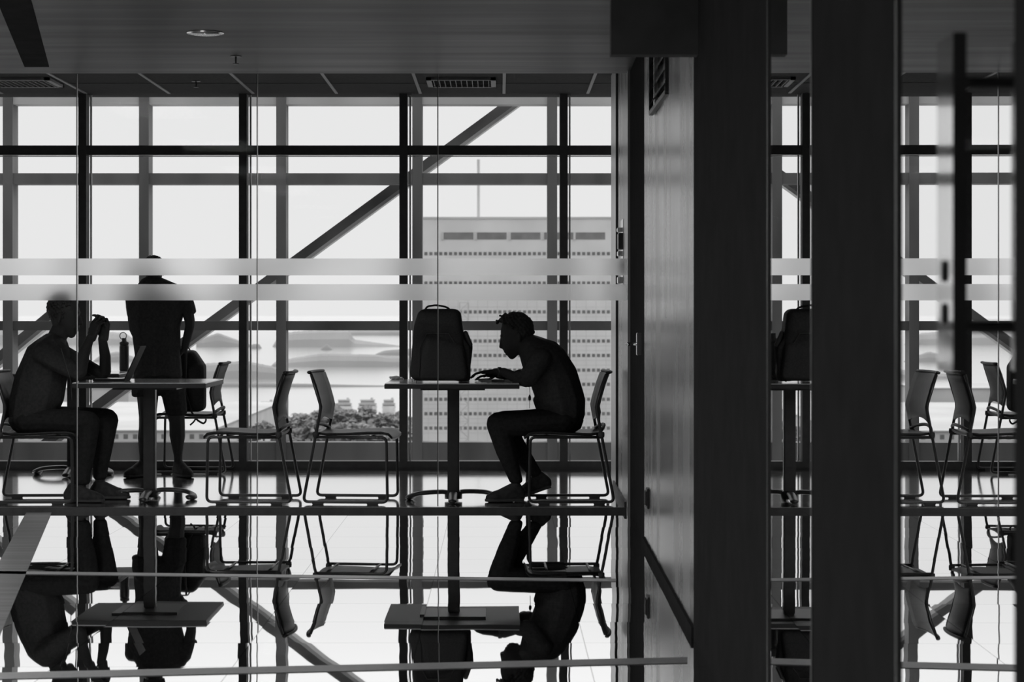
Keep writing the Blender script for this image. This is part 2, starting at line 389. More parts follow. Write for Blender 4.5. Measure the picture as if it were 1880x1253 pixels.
# ------------------------------------------------------------ glass partition
edges = [-1200, -855, -521, -190, 141, 472, 803.5, 1152]
edges = [(e-VX)/309 for e in edges]
struct('trim_60', box(B(), -6, XR(Yp)-.01, Yp-.012, Yp+.012, 0, .024), 'frame_black')
for i, (a, b) in enumerate(zip(edges, edges[1:])):
    w = struct('window_%d' % (i+1), box(B(), a+.003, b-.003, Yp-.005, Yp+.005, .03, ZC), 'glass')
    for z0, z1 in ((H+(VY-506)/309, H+(VY-475)/309), (H+(VY-552)/309, H+(VY-522)/309)):
        fm = obj('frosted_film', quad(B(), (a+.001, Yp-.0055, z0), (b-.001, Yp-.0055, z0), (b-.001, Yp-.0055, z1), (a+.001, Yp-.0055, z1)), 'film', w)
    if i: 
        obj('glass_joint', box(B(), a-.0022, a+.0022, Yp-.006, Yp+.006, .03, ZC-.01), 'frame_black', w)
        obj('joint_edge', box(B(), a+.0022, a+.0042, Yp-.006, Yp+.006, .03, ZC-.01), 'alu', w)

# ------------------------------------------------------------ outer window wall
sw = 243.0
def wx(px): return (px-VX)/sw
def wz(py): return H-(py-VY)/sw
mull = [151+294.7*i for i in range(-7, 4)]
mw = 14.5
for i, m_ in enumerate(mull):
    bm = B()
    box(bm, wx(m_-mw/2), wx(m_+mw/2), Yw, Yw+.12, 0, ZT)
    x1 = wx(m_+294.7-mw/2) if i < len(mull)-1 else 3
    x0 = wx(m_+mw/2)
    box(bm, x0, x1, Yw+.01, Yw+.1, wz(284), wz(267))
    box(bm, x0, x1, Yw, Yw+.12, 0, wz(847.5))
    w = struct('window_%d' % (30+i), bm, 'frame_black')
    obj('glass', quad(B(), (x0, Yw+.06, 0), (x1, Yw+.06, 0), (x1, Yw+.06, ZT), (x0, Yw+.06, ZT)), 'pane', w)
    obj('bead', box(B(), x0+.012, x0+.024, Yw+.085, Yw+.11, wz(847), ZT), 'steel_light', w)
    obj('bead', box(B(), x0, x1, Yw+.0, Yw+.012, wz(288), wz(286.5)), 'steel_light', w)

# exterior steel frame
Ys = F/221; ss = 221.0
def sx_(px): return (px-VX)/ss
def sz_(py): return H-(py-VY)/ss
cols = [14, 264, 516, 766, 1014]
bmc = box(B(), -9/ss, 9/ss, 0, .2, -3, 4.2)
first = None
for i, px in enumerate(cols):
    lab = {0: 'grey steel column outside the windows, at the left edge of the photo', 1: 'grey steel column outside the windows, rising behind the standing man',
           2: 'grey steel column outside the windows, rising behind the empty chair facing left', 3: 'grey steel column outside the windows, beside the window mullion behind the backpack',
           4: 'grey steel column outside the windows, rising behind the leaning seated man'}.get(i, 'grey steel column outside the windows, out beyond the picture')
    if first is None:
        o = first = obj('steel_column', bmc, 'steel')
    else:
        o = first.copy(); link(o)
    o.location = (sx_(px), Ys, 0); tag(o, lab, 'column', 'steel columns outside the windows')
def sbeam(py0, py1, m, lab, dy=.0, d=.18):
    o = obj('steel_beam', box(B(), sx_(-800), sx_(1400), 0, d, sz_(py1), sz_(py0)), m)
    o.location = (0, Ys+dy, 0); return tag(o, lab, 'beam', 'horizontal steel beams outside the windows')
sbeam(318, 338, 'steel', 'horizontal grey steel beam crossing outside the upper windows', .01)
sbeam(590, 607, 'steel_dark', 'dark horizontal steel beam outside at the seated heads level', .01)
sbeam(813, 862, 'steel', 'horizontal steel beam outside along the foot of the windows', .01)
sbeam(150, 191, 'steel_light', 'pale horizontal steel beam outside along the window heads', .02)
def brace(a, b, w, lab):
    yb3 = Ys+.31; sb = F/yb3; A = Vector(((a[0]-VX)/sb, yb3, H-(a[1]-VY)/sb)); Bv = Vector(((b[0]-VX)/sb, yb3, H-(b[1]-VY)/sb))
    t = thing('steel_brace', lab, 'brace', A, 0, 'diagonal steel braces outside the windows')
    obj('web', bar(B(), (0, 0, 0), Bv-A, .06, w*.72/ss, (0, 0, 1)), 'steel', t)
    n = Vector((Bv.z-A.z, 0, -(Bv.x-A.x))).normalized()
    if n.z > 0: n = -n
    off = n*(w*.5/ss)
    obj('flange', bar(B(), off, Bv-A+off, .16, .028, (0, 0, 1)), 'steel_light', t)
brace((1127, 50), (-60, 920), 24, 'long diagonal steel brace outside, rising from lower left to the upper right panes')
brace((140, 540), (-260, 870), 24, 'short diagonal steel brace outside, glimpsed beside the seated man at far left')

# ------------------------------------------------------------ furniture
def make_chair(label):
    t = thing('sled_chair', label, 'chair', (0, 0, 0), 0, 'sled base cafe chairs')
    hw = .235
    for sgn in (-1, 1):
        y = sgn*hw
        pts = smooth_path([(-.212, y, .80), (-.150, y, .60), (-.185, y, .42), (-.262, y, .016), (.262, y, .016), (.255, y, .415), (-.18, y, .415)], .035, 5)
        f = obj('side_frame', tube(B(), pts, .0095, 8), 'rail_metal', t, True)
        for x in (-.17, .17): obj('foot_pad', box(B(), x-.035, x+.035, y-.014, y+.014, 0, .018, .003), 'frame_black', f)
    for x in (-.12, .15):
        obj('cross_tube', tube(B(), [(x, -hw, .413), (x, hw, .413)], .008), 'rail_metal', t, True)
    # seat: dished shell with a waterfall front
    bm = B(); prof = [(-.19, .437), (-.12, .428), (0, .43), (.14, .437), (.22, .438), (.262, .43), (.285, .408)]
    top = []; bot = []
    for x, z in prof:
        ra = []; rb = []
        for j in range(9):
            v = -1+j/4; d = .012*(v*v)
            ra.append(bm.verts.new((x, v*.225, z+d))); rb.append(bm.verts.new((x, v*.222, z+d-.016)))
        top.append(ra); bot.append(rb)
    for g, fl in ((top, 1), (bot, 0)):
        for a, b in zip(g, g[1:]):
            for j in range(8): bm.faces.new([a[j], a[j+1], b[j+1], b[j]])
    for i in range(len(prof)-1):
        for j in (0, 8): bm.faces.new([top[i][j], top[i+1][j], bot[i+1][j], bot[i][j]])
    for i in (0, len(prof)-1):
        for j in range(8): bm.faces.new([top[i][j], top[i][j+1], bot[i][j+1], bot[i][j]])
    obj('seat', bm, 'chair_plastic', t, True)
    # back: curved sheet between the uprights
    bm = B(); prof = [(-.168, .50), (-.156, .56), (-.150, .60), (-.160, .645), (-.186, .735), (-.212, .805)]
    g1 = []; g2 = []
    for i, (x, z) in enumerate(prof):
        ra = []; rb = []
        for j in range(9):
            v = -1+j/4; d = -.03*(1-v*v)+(.02*(1-v*v) if i == 0 else 0); dz = .03*(1-v*v) if i == 0 else 0
            ra.append(bm.verts.new((x+d+.008, v*hw, z+dz))); rb.append(bm.verts.new((x+d-.008, v*hw, z+dz)))
        g1.append(ra); g2.append(rb)
    for g in (g1, g2):
        for a, b in zip(g, g[1:]):
            for j in range(8): bm.faces.new([a[j], a[j+1], b[j+1], b[j]])
    n = len(prof)
    for i in range(n-1):
        for j in (0, 8): bm.faces.new([g1[i][j], g1[i+1][j], g2[i+1][j], g2[i][j]])
    for i in (0, n-1):
        for j in range(8): bm.faces.new([g1[i][j], g1[i][j+1], g2[i][j+1], g2[i][j]])
    obj('backrest', bm, 'chair_plastic', t, True)
    pts = [(-.222-.03*(1-v*v), v*(hw+.004), .812) for v in [-1+k/6 for k in range(13)]]
    obj('top_rail', tube(B(), pts, .014, 10, .7), 'chair_plastic', t, True)
    pts = [(-.178-.035*(1-v*v), v*hw, .452+.03*(1-v*v)) for v in [-1+k/6 for k in range(13)]]
    obj('lumbar_arch', tube(B(), pts, .011, 8), 'chair_plastic', t, True)
    for sgn in (-1, 1): obj('hinge_cap', lathe(B(), [(.0, -.02), (.018, -.016), (.02, .0), (.018, .016), (.0, .02)], (-.183, sgn*hw, .43), 12), 'frame_black', t, True)
    return t
def at(px, s, z=0): return ((px-VX)/s, F/s, z)
ch = make_chair('empty black sled chair facing the backpack table, back towards the laptop table')
ch.location = at(645, 293); ch.rotation_euler = (0, 0, math.radians(-5))
dup(ch, at(468, 293), math.pi+math.radians(-2), 'empty black sled chair facing the laptop table, nearest to the glass')
dup(ch, at(1046, 293), math.pi+math.radians(1), 'black sled chair under the man leaning over the table')
dup(ch, at(68, 293), math.radians(2), 'black sled chair under the seated man with clasped hands')
dup(ch, at(357, 247.0), math.pi, 'black sled chair by the window carrying a small backpack')

def make_table(label):
    t = thing('pedestal_table', label, 'table', (0, 0, 0), 0, 'square pedestal tables')
    w = .41
    obj('tabletop', box(B(), -w, w, -w, w, .735, .75, .002), 'tabletop', t)
    obj('edge_band', box(B(), -w-.002, w+.002, -w-.002, w+.002, .717, .7445, .002), 'table_edge', t)
    obj('mounting_plate', box(B(), -.2, .2, -.2, .2, .70, .717), 'black_metal', t)
    obj('pedestal', box(B(), -.037, .037, -.037, .037, .03, .70, .006), 'black_metal', t)
    for k in range(4):
        a = k*math.pi/2; R = Matrix.Rotation(a, 3, 'Z')
        if k % 2: pts = smooth_path([(.0, 0, .035), (.05, 0, .05), (.16, 0, .045), (.25, 0, .02), (.28, 0, .015)], .05, 4)
        else: pts = smooth_path([(.0, 0, .035), (.05, .01, .056), (.12, .03, .056), (.21, .04, .05), (.27, .01, .03), (.285, -.05, .017), (.25, -.09, .015)], .05, 4)
        pts = [R @ p for p in pts]
        obj('foot', tube(B(), pts, [.027]*(len(pts)-1)+[.02], 8, .55), 'black_metal', t, True)
    obj('collar', lathe(B(), [(.055, .012), (.055, .05), (.045, .065)], n=16), 'black_metal', t, True)
    return t
tb = make_table('square pedestal table carrying the large backpack, nearest the glass')
YR_ = (F/297+F/280.5)/2-.03
tb.location = (-.293, YR_-.12, 0)
dup(tb, (-2.222, YR_, 0), 0, 'square pedestal table with the open laptop, in front of the standing man')
YF = 15.12
dup(tb, ((134-VX)/(F/YF), YF, 0), 0, 'square pedestal table by the window with a steel bottle on it')

# bottle with carry loop
def bottle(px, y, label, loop, h=.26, r=.034):
    t = thing('drink_bottle', label, 'bottle', ((px-VX)*y/F, y, .75))
    obj('body', lathe(B(), [(r*.9, 0), (r, .006), (r, h*.72), (r*.96, h*.78), (r*.8, h*.8)]), 'black_metal', t, True)
    cp = obj('cap', lathe(B(), [(r*.85, h*.8), (r*.97, h*.8), (r*.97, h*.87), (r*.5, h*.9), (r*.45, h), (r*.3, h)]), 'frame_black', t, True)
    if loop:
        pts = [(-.008+.025*math.sin(a), 0, h+.016-.026*math.cos(a)) for a in [2*math.pi*k/16+.35 for k in range(16)]]
        obj('carry_loop', tube(B(), pts, .0032, 6), 'black_metal', t, True)
    return t
bottle(228, 15.44, 'tall steel drinking bottle with wire carry loop, on the table by the window', True, .245, .035)
bottle(852, F/284, 'slim dark bottle hidden behind the large backpack, seen in the mirrored glazing', False, .30, .036)

# large backpack on the right table
def E(px, py, s, rx, ry, rz): return (P(px, py, s), (rx/s, ry, rz/s))
SB = 297.0
zt = .752
t = thing('backpack', 'large black backpack standing upright on the table before the leaning man', 'backpack', (P(808, 700, SB).x, P(808, 700, SB).y, zt))
c0 = t.location.copy()
def R(n): return (n[0]-c0, n[1])
bm = B()
def rbx(a0, a1, a2, a3, ys, r):   # rounded slab from corner balls px/py
    out = []
    for px, py in (a0, a1, a2, a3):
        for dy in (-ys, ys): q = P(px, py, SB); q.y += dy; out.append((q-c0, r))
    return out
hull(bm, *rbx((781, 582), (833, 582), (836, 606), (775, 600), .075, .05))
hull(bm, *rbx((775, 600), (836, 606), (848, 684), (768, 684), .085, .05))
hull(bm, *[(q, .035) for q, _ in rbx((790, 625), (843, 640), (850, 688), (780, 688), .125, .03)])
bagbody = skin('pack_body', bm, 'nylon', t, .008, 3)
bm = B(); q = rbx((846, 622), (858, 640), (858, 693), (840, 693), .05, .02); q = [(Vector((a.x, a.y*.4-.07, a.z)), .022) for a, _ in q]; hull(bm, *q)
skin('side_pocket', bm, 'nylon', t, .006, 2)
hp = [P(779, 572, SB), P(784, 563, SB), P(800, 560.5, SB), P(818, 563.5, SB), P(826, 568, SB), P(825.5, 577, SB)]
obj('grab_handle', tube(B(), smooth_path([p-c0 for p in hp], .015), .0075, 8, .8), 'nylon', t, True)
bm = B(); hull(bm, (P(855, 611, SB)-c0+Vector((0, -.07, 0)), (.014, .02, .012)), (P(864, 633, SB)-c0+Vector((0, -.07, 0)), (.014, .02, .015)))
obj('strap_buckle', bm, 'frame_black', t, True)
obj('shoulder_strap', tube(B(), smooth_path([p-c0+Vector((0, -.07, 0)) for p in (P(851, 612, SB), P(865, 632, SB), P(862, 660, SB), P(858, 690, SB), P(845, 698, SB))], .03), .008, 8, 1.6), 'nylon', t, True)
obj('zip', tube(B(), [q-c0+Vector((0, -.148, 0)) for q in (P(772, 690, SB), P(772, 640, SB), P(785, 612, SB), P(825, 612, SB), P(842, 640, SB), P(842, 690, SB))], .003, 6), 'black_metal', t, True)

# small backpack on the window chair
SS = 247.0
b0 = Vector((P(342, 765, SS).x, P(342, 765, SS).y, .447)); t = thing('small_backpack', 'small dark backpack sitting on the chair by the window, strap ends dangling', 'backpack', b0)
bm = B()
def q4(pts, ys, r): return [(P(px, py, SS)+Vector((0, dy, 0))-b0, r) for px, py in pts for dy in (-ys, ys)]
hull(bm, *q4(((326, 656), (352, 654), (366, 675), (318, 680)), .05, .045))
hull(bm, *q4(((318, 680), (366, 675), (366, 745), (316, 745)), .06, .045))
skin('pack_body', bm, 'nylon', t, .008, 3)
bm = B(); hull(bm, *q4(((352, 700), (372, 692), (372, 745), (350, 748)), .03, .02)); skin('side_pocket', bm, 'nylon', t, .007, 2)
obj('shoulder_strap', tube(B(), smooth_path([P(px, py, SS+3)-b0 for px, py in ((342, 645), (340, 720), (352, 758), (362, 772), (374, 779), (379, 772), (376, 764))], .02), .006, 8, 1.4), 'nylon', t, True)
obj('strap_end', tube(B(), smooth_path([P(px, py, SS+3)-b0 for px, py in ((362, 762), (357, 774), (349, 781))], .02), .005, 8, 1.4), 'nylon', t, True)
obj('grab_handle', tube(B(), smooth_path([P(px, py, SS)-b0 for px, py in ((328, 646), (331, 637), (345, 637), (350, 645))], .01), .005), 'nylon', t, True)

# laptop
SL = 290.0
lp = P(214, 700, SL); t = thing('laptop', 'open laptop seen edge-on, on the table before the seated man with clasped hands', 'laptop', (lp.x, lp.y, .7505))
obj('base', box(B(), -.13, .07, -.11, .11, .0, .015, .003), 'screen', t)
a = Vector((.07, 0, .012)); b = P(262, 636, SL)-t.location; b.y = 0
obj('lid', bar(B(), a, b, .22, .007), 'screen', t)
obj('keyboard', box(B(), -.12, .05, -.09, .09, .0151, .0165), 'alu', t)
# things on the right table
def flat(name, label, cat, x0, x1, s, dy, th, m, rz=0):
    a = P(x0, 700, s); b = P(x1, 700, s)
    o = obj(name, box(B(), -(b.x-a.x)/2, (b.x-a.x)/2, -dy, dy, 0, th, min(.002, th*.3)), m); o.location = ((a.x+b.x)/2, a.y, .7505); o.rotation_euler = (0, 0, rz)
    return tag(o, label, cat)
flat('notebook', 'thin white notebook lying open under the leaning man hands', 'notebook', 880, 938, 290, .11, .009, 'white', .1)
flat('phone', 'dark phone lying beside the notebook at the table edge', 'phone', 903, 926, 294.2, .03, .014, 'frame_black', -.1)
flat('paper_sheet', 'white paper sheet lying near the table edge by the elbow', 'paper', 916, 944, 283.5, .05, .0015, 'white', .2)
def crumple(px, s, w, h, label):
    bm = B(); bmesh.ops.create_icosphere(bm, subdivisions=3, radius=1)
    for v in bm.verts:
        n = 1+.5*noise.noise(v.co*2.1+Vector((px, 0, 0))); v.co = Vector((v.co.x*w*n, v.co.y*.04*n, max(0, v.co.z*h*n)))
    o = obj('tissue', bm, 'white'); q = P(px, 700, s); o.location = (q.x, q.y, .7505); return tag(o, label, 'tissue', 'crumpled tissues on the backpack table')
crumple(727, 283, .045, .02, 'pale lump standing in for gloss at the left end of the backpack table')  # white shape put where the tabletop shines, a painted highlight
crumple(757, 296, .025, .022, 'small crumpled tissue against the left foot of the large backpack')
# pen
pn = P(884, 694, 293); o = obj('pen', tube(B(), [(-.05, 0, .0), (.05, .02, .006)], .004, 8), 'alu'); o.location = (pn.x+.01, pn.y, .762); tag(o, 'slim pen lying on the white notebook', 'pen')

# ------------------------------------------------------------ people
def hand(bm, wrist, d, n, side, curl=.5, scale=1.0, spread=.12):
    # d: towards the knuckles, n: palm normal (fingers curl towards it), side: towards the thumb
    d = Vector(d).normalized(); n = Vector(n); n = (n-d*n.dot(d)).normalized(); sd = Vector(side); sd = (sd-d*sd.dot(d)-n*sd.dot(n)).normalized()
    w = Vector(wrist); k = scale
    kn = [w+d*(.085*k)+sd*(x*k) for x in (.03, .010, -.010, -.029)]
    hull(bm, (w+sd*.012*k, .016*k), (w-sd*.012*k, .016*k), (kn[0]-d*.01, .012*k), (kn[3]-d*.012, .011*k))
    for i, (q, L) in enumerate(zip(kn, (.070, .078, .073, .058))):
        a = 0; p = q; r = (.0088, .0090, .0086, .0076)[i]*k
        dd = d+sd*(spread*(1.5-i)*.5); dd.normalize()
        for seg, fr in enumerate((.45, .3, .25)):
            a += curl*(.55, .9, .6)[seg]*(1+.12*i)
            dr = dd*math.cos(a)+n*math.sin(a); e = p+dr*(L*fr*k)
            hull(bm, (p, r), (e, r*.9)); p = e; r *= .9
    th = w+d*.025*k+sd*.026*k
    t1 = th+(d*.55+sd*.65+n*.35).normalized()*.036*k; t2 = t1+(d*.85+sd*.15+n*.45).normalized()*.032*k
    hull(bm, (w+d*.01, .014*k), (th, .0135*k)); hull(bm, (th, .013*k), (t1, .0105*k)); hull(bm, (t1, .0105*k), (t2, .0085*k))
def shoe(name, heel, toe, parent, base, w=.045, sole_z=None):
    # heel / toe: sole points
    heel = Vector(heel)-base; toe = Vector(toe)-base; d = (toe-heel).normalized(); up = Vector((0, 0, 1)); up = (up-d*up.dot(d)).normalized()
    L = (toe-heel).length; bm = B()
    sd = d.cross(up)
    g = lambda f, u, r: (heel+d*(L*f)+up*u, r)
    hull(bm, g(.10, .045, .034), g(.22, .09, .036), g(.42, .05, .040)); hull(bm, g(.1, .03, .032), g(.45, .035, .040), g(.72, .030, .042), g(.9, .022, .030))
    hull(bm, g(.42, .05, .04), g(.22, .09, .036), g(.7, .035, .035))
    u = skin(name, bm, 'shoe', parent, .006, 3)
    bm = B(); out = []
    for f, r in ((.06, .03), (.35, .032), (.72, .043), (.93, .03)):
        for sg in (-1, 1):
            for z in (.0035, .016): out.append((heel+d*(L*f)+up*z+sd*sg*(r*.6), (.012, .012, .004)))
    for z in (.0035, .016): out.append((heel+d*L*.99+up*z, (.012, .012, .004)))
    hull(bm, *out); obj('sole', bm, 'frame_black', u)
    bm = B()
    for k in range(4): q = heel+d*(L*(.40+.07*k))+up*(.092-.011*k); tube(bm, [q-sd*.022, q+up*.004, q+sd*.022], .003, 6)
    obj('laces', bm, 'frame_black', u)
    return u
def hair(parent, base, c, r, test, size, m='hair', n=260, seed=1, extra=()):
    rnd = random.Random(seed); bm = B()
    for i in range(n):
        ga = math.pi*(3-math.sqrt(5)); z = 1-2*(i+.5)/n; q = math.sqrt(1-z*z)
        v = Vector((q*math.cos(ga*i), q*math.sin(ga*i), z))
        if not test(v): continue
        p = Vector((c[0]+v.x*r[0], c[1]+v.y*r[1], c[2]+v.z*r[2]))-base
        hull(bm, (p, size*rnd.uniform(.75, 1.25)), (p*1.0+Vector((rnd.uniform(-1, 1), rnd.uniform(-1, 1), rnd.uniform(-1, 1)))*size*.5, size*.8))
    for p, q in extra: hull(bm, (Vector(p)-base, q), (Vector(p)-base+Vector((.002, 0, .002)), q*.8))
    return skin('hair', bm, m, parent, .005, 1)

# --- man leaning over the right table (faces left)
S = 292.0
def N(px, py, rx, ry, rz, dy=0.0):
    p = P(px, py, S); p.y += dy; return (p, (rx/S, ry, rz/S))
def off(n, b): return (n[0]-b, n[1])
def NC(bm, b, *ns): return chain(bm, *[off(n, b) for n in ns])
def H_(bm, b, *ns): return hull(bm, *[off(n, b) for n in ns])
base = P(1030, 803, S)
root = thing('person', 'man in dark clothes leaning over the backpack table, curly hair, hands on notebook', 'person', base, 0)
sp_ = [N(1030, 768, 40, .155, 32), N(1029, 735, 43, .145, 30), N(1015, 692, 44, .15, 34), N(996, 656, 40, .165, 34), N(976, 640, 26, .15, 26)]
bm = B()
NC(bm, base, *sp_)
NC(bm, base, N(978, 636, 19, .055, 19), N(958, 624, 19, .055, 19))
NC(bm, base, N(947, 606, 29, .073, 29), N(950, 622, 24, .066, 22))
H_(bm, base, N(940, 610, 22, .068, 26), N(935, 638, 13, .05, 12), N(949, 628, 14, .058, 16))
H_(bm, base, N(935, 638, 13, .048, 10), N(940, 653, 7.5, .022, 7.5), N(952, 640, 8, .045, 9))
H_(bm, base, N(921, 622, 3, .010, 3), N(920, 637, 3.8, .015, 3.6), N(929, 636, 4, .014, 6))
H_(bm, base, N(928, 646.5, 3.4, .02, 2.2), N(934, 645, 4, .02, 3)); H_(bm, base, N(931, 651, 3.2, .018, 2.0), N(936, 649, 4, .018, 3))
H_(bm, base, N(920.5, 617, 2.6, .035, 2.6), N(928, 616, 5, .04, 4))
for dy in (-1, 1):
    H_(bm, base, N(952, 616, 4, .008, 6, dy*.076), N(953, 625, 3, .007, 4, dy*.074))
# eye bumps
for dy in (-.028, .028): H_(bm, base, N(923.5, 622.5, 2.2, .011, 1.8, dy), N(925, 622.5, 2.2, .011, 1.8, dy))
# arms: near (left) and far (right)
NC(bm, base, N(992, 656, 17, .055, 17, -.17), N(965, 697, 14, .045, 13, -.19), N(958, 697, 11.5, .04, 11, -.19), N(926, 683, 9, .03, 8.5, -.13), N(909, 682, 7, .026, 6.5, -.10))
hand(bm, N(908, 682, 1, 1, 1, -.10)[0]-base, (-1, .12, -.05), (0, 0, -1), (.0, 1, 0), .33, 1.0)
NC(bm, base, N(992, 656, 17, .055, 17, .17), N(962, 698, 13, .045, 13, .17), N(955, 696, 11, .04, 11, .16), N(925, 690, 8, .03, 8, .08), N(915, 690, 7, .024, 6.5, .06))
hand(bm, N(915, 690, 1, 1, 1, .06)[0]-base, (-1, -.1, -.0), (0, 0, -1), (.0, -1, 0), .3, .95)
# legs
NC(bm, base, N(1030, 773, 26, .085, 26, -.09), N(970, 775, 22, .075, 22, -.10), N(914, 776, 18, .058, 18, -.11), N(927, 820, 16, .052, 18, -.10), N(942, 868, 9, .032, 12, -.09), N(948, 890, 8, .03, 10, -.09))
NC(bm, base, N(1030, 773, 26, .085, 26, .09), N(975, 776, 22, .075, 22, .10), N(922, 777, 18, .058, 18, .10), N(948, 822, 16, .052, 18, .10), N(976, 862, 9, .032, 12, .10), N(988, 880, 8, .03, 10, .10))
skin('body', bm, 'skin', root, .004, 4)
bm = B()   # shirt
NC(bm, base, N(1031, 762, 44.5, .17, 30), N(1030, 735, 46.5, .16, 30), N(1016, 692, 47, .165, 34), N(997, 657, 43, .18, 35), N(979, 643, 28, .16, 27))
H_(bm, base, N(1024, 752, 42, .15, 10), N(1024, 735, 48, .14, 20))
for sg in (-1, 1):
    NC(bm, base, N(993, 658, 20, .065, 20, sg*.165), N(970, 694, 17, .055, 16, sg*.19), N(953, 693, 13.5, .05, 13, sg*.185))
NC(bm, base, N(972, 640, 14, .07, 14), N(964, 633, 13, .063, 20))
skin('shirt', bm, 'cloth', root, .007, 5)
bm = B()   # trousers
NC(bm, base, N(1032, 772, 41, .17, 29), N(1018, 775, 30, .16, 26))
NC(bm, base, N(1030, 774, 28, .095, 27, -.09), N(965, 776, 24, .085, 24, -.10), N(914, 777, 21.5, .066, 22, -.11), N(928, 822, 19.5, .06, 20, -.10), N(943, 868, 13.5, .046, 14, -.09), N(947, 880, 13, .046, 8, -.09))
NC(bm, base, N(1030, 774, 28, .095, 27, .09), N(975, 777, 24, .085, 24, .10), N(922, 778, 21, .066, 22, .10), N(948, 824, 19, .06, 20, .10), N(976, 862, 13.5, .045, 14, .10), N(983, 872, 13.5, .046, 8, .10))
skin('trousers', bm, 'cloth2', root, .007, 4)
shoe('shoe', Vector((P(962, 0, S).x, P(0, 0, S).y-.09, .004)), Vector((P(893, 0, S).x, P(0, 0, S).y-.12, .004)), root, base)
shoe('shoe', Vector((P(1014, 0, S).x, P(0, 0, S).y+.10, .075)), Vector((P(948, 0, S).x, P(0, 0, S).y+.10, .004)), root, base)
hc = P(947, 604, S)
hair(root, base, hc, (31/S, .078, 29/S), lambda v: v.z > -.05+.5*(-v.x) - (.9 if v.x > .1 else 0) and not (v.x < -.55 and v.z < .35), .011, n=300, seed=3,
     extra=[(P(913+3*i, 593-3.2*i, S)+Vector((0, .02*(i % 3-1), 0)), .011) for i in range(6)]+[(P(911, 589, S), .007), (P(918, 580, S), .008), (P(926, 578, S), .009), (P(975, 600, S), .014), (P(978, 610, S), .016), (P(972, 590, S), .016)])
# lanyard hanging from the neck
obj('lanyard', tube(B(), [P(966, 660, S+3)-base, P(973, 722, S+3)-base, P(972, 750, S+3)-base], .0018, 6), 'frame_black', root)
obj('lanyard_clip', lathe(B(), [(.002, .0), (.008, .006), (.009, .022), (.004, .036)], P(972.5, 736, S+3)-base, 10), 'black_metal', root, True)
obj('wristwatch', lathe(B(), [(.027, -.012), (.032, -.008), (.032, .008), (.027, .012)], (0, 0, 0), 20), 'black_metal', root, True)
w = bpy.data.objects[-1] if False else [o_ for o_ in bpy.data.objects if o_.name.startswith('wristwatch')][0]
w.location = N(917, 682.5, 1, 1, 1, -.115)[0]-base; w.rotation_euler = (0, math.pi/2, .2)

# --- seated man with clasped hands (faces right)
base = P(60, 803, S)
root = thing('person', 'man in dark clothes seated at the laptop table, hands clasped before his face', 'person', base, 0)
bm = B()
NC(bm, base, N(58, 768, 38, .16, 32), N(66, 735, 44, .16, 30), N(76, 690, 44, .16, 34), N(86, 652, 38, .17, 32), N(98, 632, 26, .15, 22))
NC(bm, base, N(102, 626, 18, .058, 18), N(112, 604, 18, .056, 18))
NC(bm, base, N(118, 568, 28, .074, 29), N(117, 585, 25, .066, 24))
H_(bm, base, N(125, 575, 22, .067, 27), N(135, 598, 11, .048, 12), N(120, 595, 14, .058, 15))
H_(bm, base, N(134, 600, 11, .045, 9), N(131, 614, 8, .024, 7.5), N(118, 602, 9, .05, 9))
H_(bm, base, N(147, 583, 2.5, .009, 3), N(149, 594, 3.2, .014, 3.2), N(142, 592, 5, .013, 6))
H_(bm, base, N(142.5, 603, 3.2, .02, 2), N(137, 603, 4, .02, 3)); H_(bm, base, N(141, 608, 3, .018, 2), N(136, 607, 4, .018, 3))
H_(bm, base, N(145, 574, 2.6, .035, 2.6), N(138, 572, 5, .04, 4))
for dy in (-1, 1): H_(bm, base, N(114, 580, 4, .008, 6, dy*.077), N(113, 589, 3, .007, 4, dy*.074))
for dy in (-.028, .028): H_(bm, base, N(143.5, 579.5, 2.2, .011, 1.8, dy), N(142, 579.5, 2.2, .011, 1.8, dy))
NC(bm, base, N(92, 645, 18, .055, 18, -.18), N(152, 688, 12.5, .042, 11, -.17), N(157, 684, 12, .04, 12, -.165), N(160, 650, 11, .036, 12, -.10), N(168, 620, 7.5, .028, 8, -.035))
NC(bm, base, N(92, 645, 18, .055, 18, .18), N(182, 689, 11, .04, 10, .14), N(186, 684, 11, .04, 11, .13), N(188, 655, 10.5, .034, 12, .09), N(186, 622, 8, .028, 8, .03))
hand(bm, N(170, 622, 1, 1, 1, -.03)[0]-base, (.28, .1, 1), (.6, .75, -.1), (-.8, .5, .1), 1.0, 1.18, .1)
hand(bm, N(189, 622, 1, 1, 1, .03)[0]-base, (.02, -.1, 1), (-.45, -.85, 0), (-.85, .4, .2), .75, 1.2, .1)
NC(bm, base, N(60, 773, 27, .088, 27, -.09), N(120, 774, 23, .078, 23, -.11), N(168, 775, 19, .06, 19, -.12), N(162, 825, 16, .054, 20, -.12), N(157, 868, 9.5, .034, 12, -.12), N(156, 892, 9, .032, 10, -.12))
NC(bm, base, N(60, 773, 27, .088, 27, .09), N(130, 772, 23, .078, 23, .10), N(190, 773, 19, .06, 19, .10), N(183, 823, 16, .054, 20, .10), N(179, 866, 9.5, .034, 12, .10), N(178, 888, 9, .032, 10, .10))
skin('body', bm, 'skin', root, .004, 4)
bm = B()
NC(bm, base, N(59, 765, 43, .175, 33), N(67, 735, 50, .175, 30), N(76, 690, 48, .175, 34), N(86, 655, 42, .185, 34), N(96, 638, 30, .165, 24))
for sg in (-1, 1):
    NC(bm, base, N(91, 647, 21, .065, 21, sg*.175), N(124 if sg < 0 else 132, 668, 17.5, .058, 18, sg*.175), N(140 if sg < 0 else 150, 678, 16, .054, 16, sg*.17))
skin('shirt', bm, 'cloth', root, .007, 5)
bm = B()
NC(bm, base, N(57, 772, 41, .175, 30), N(75, 775, 30, .165, 26))
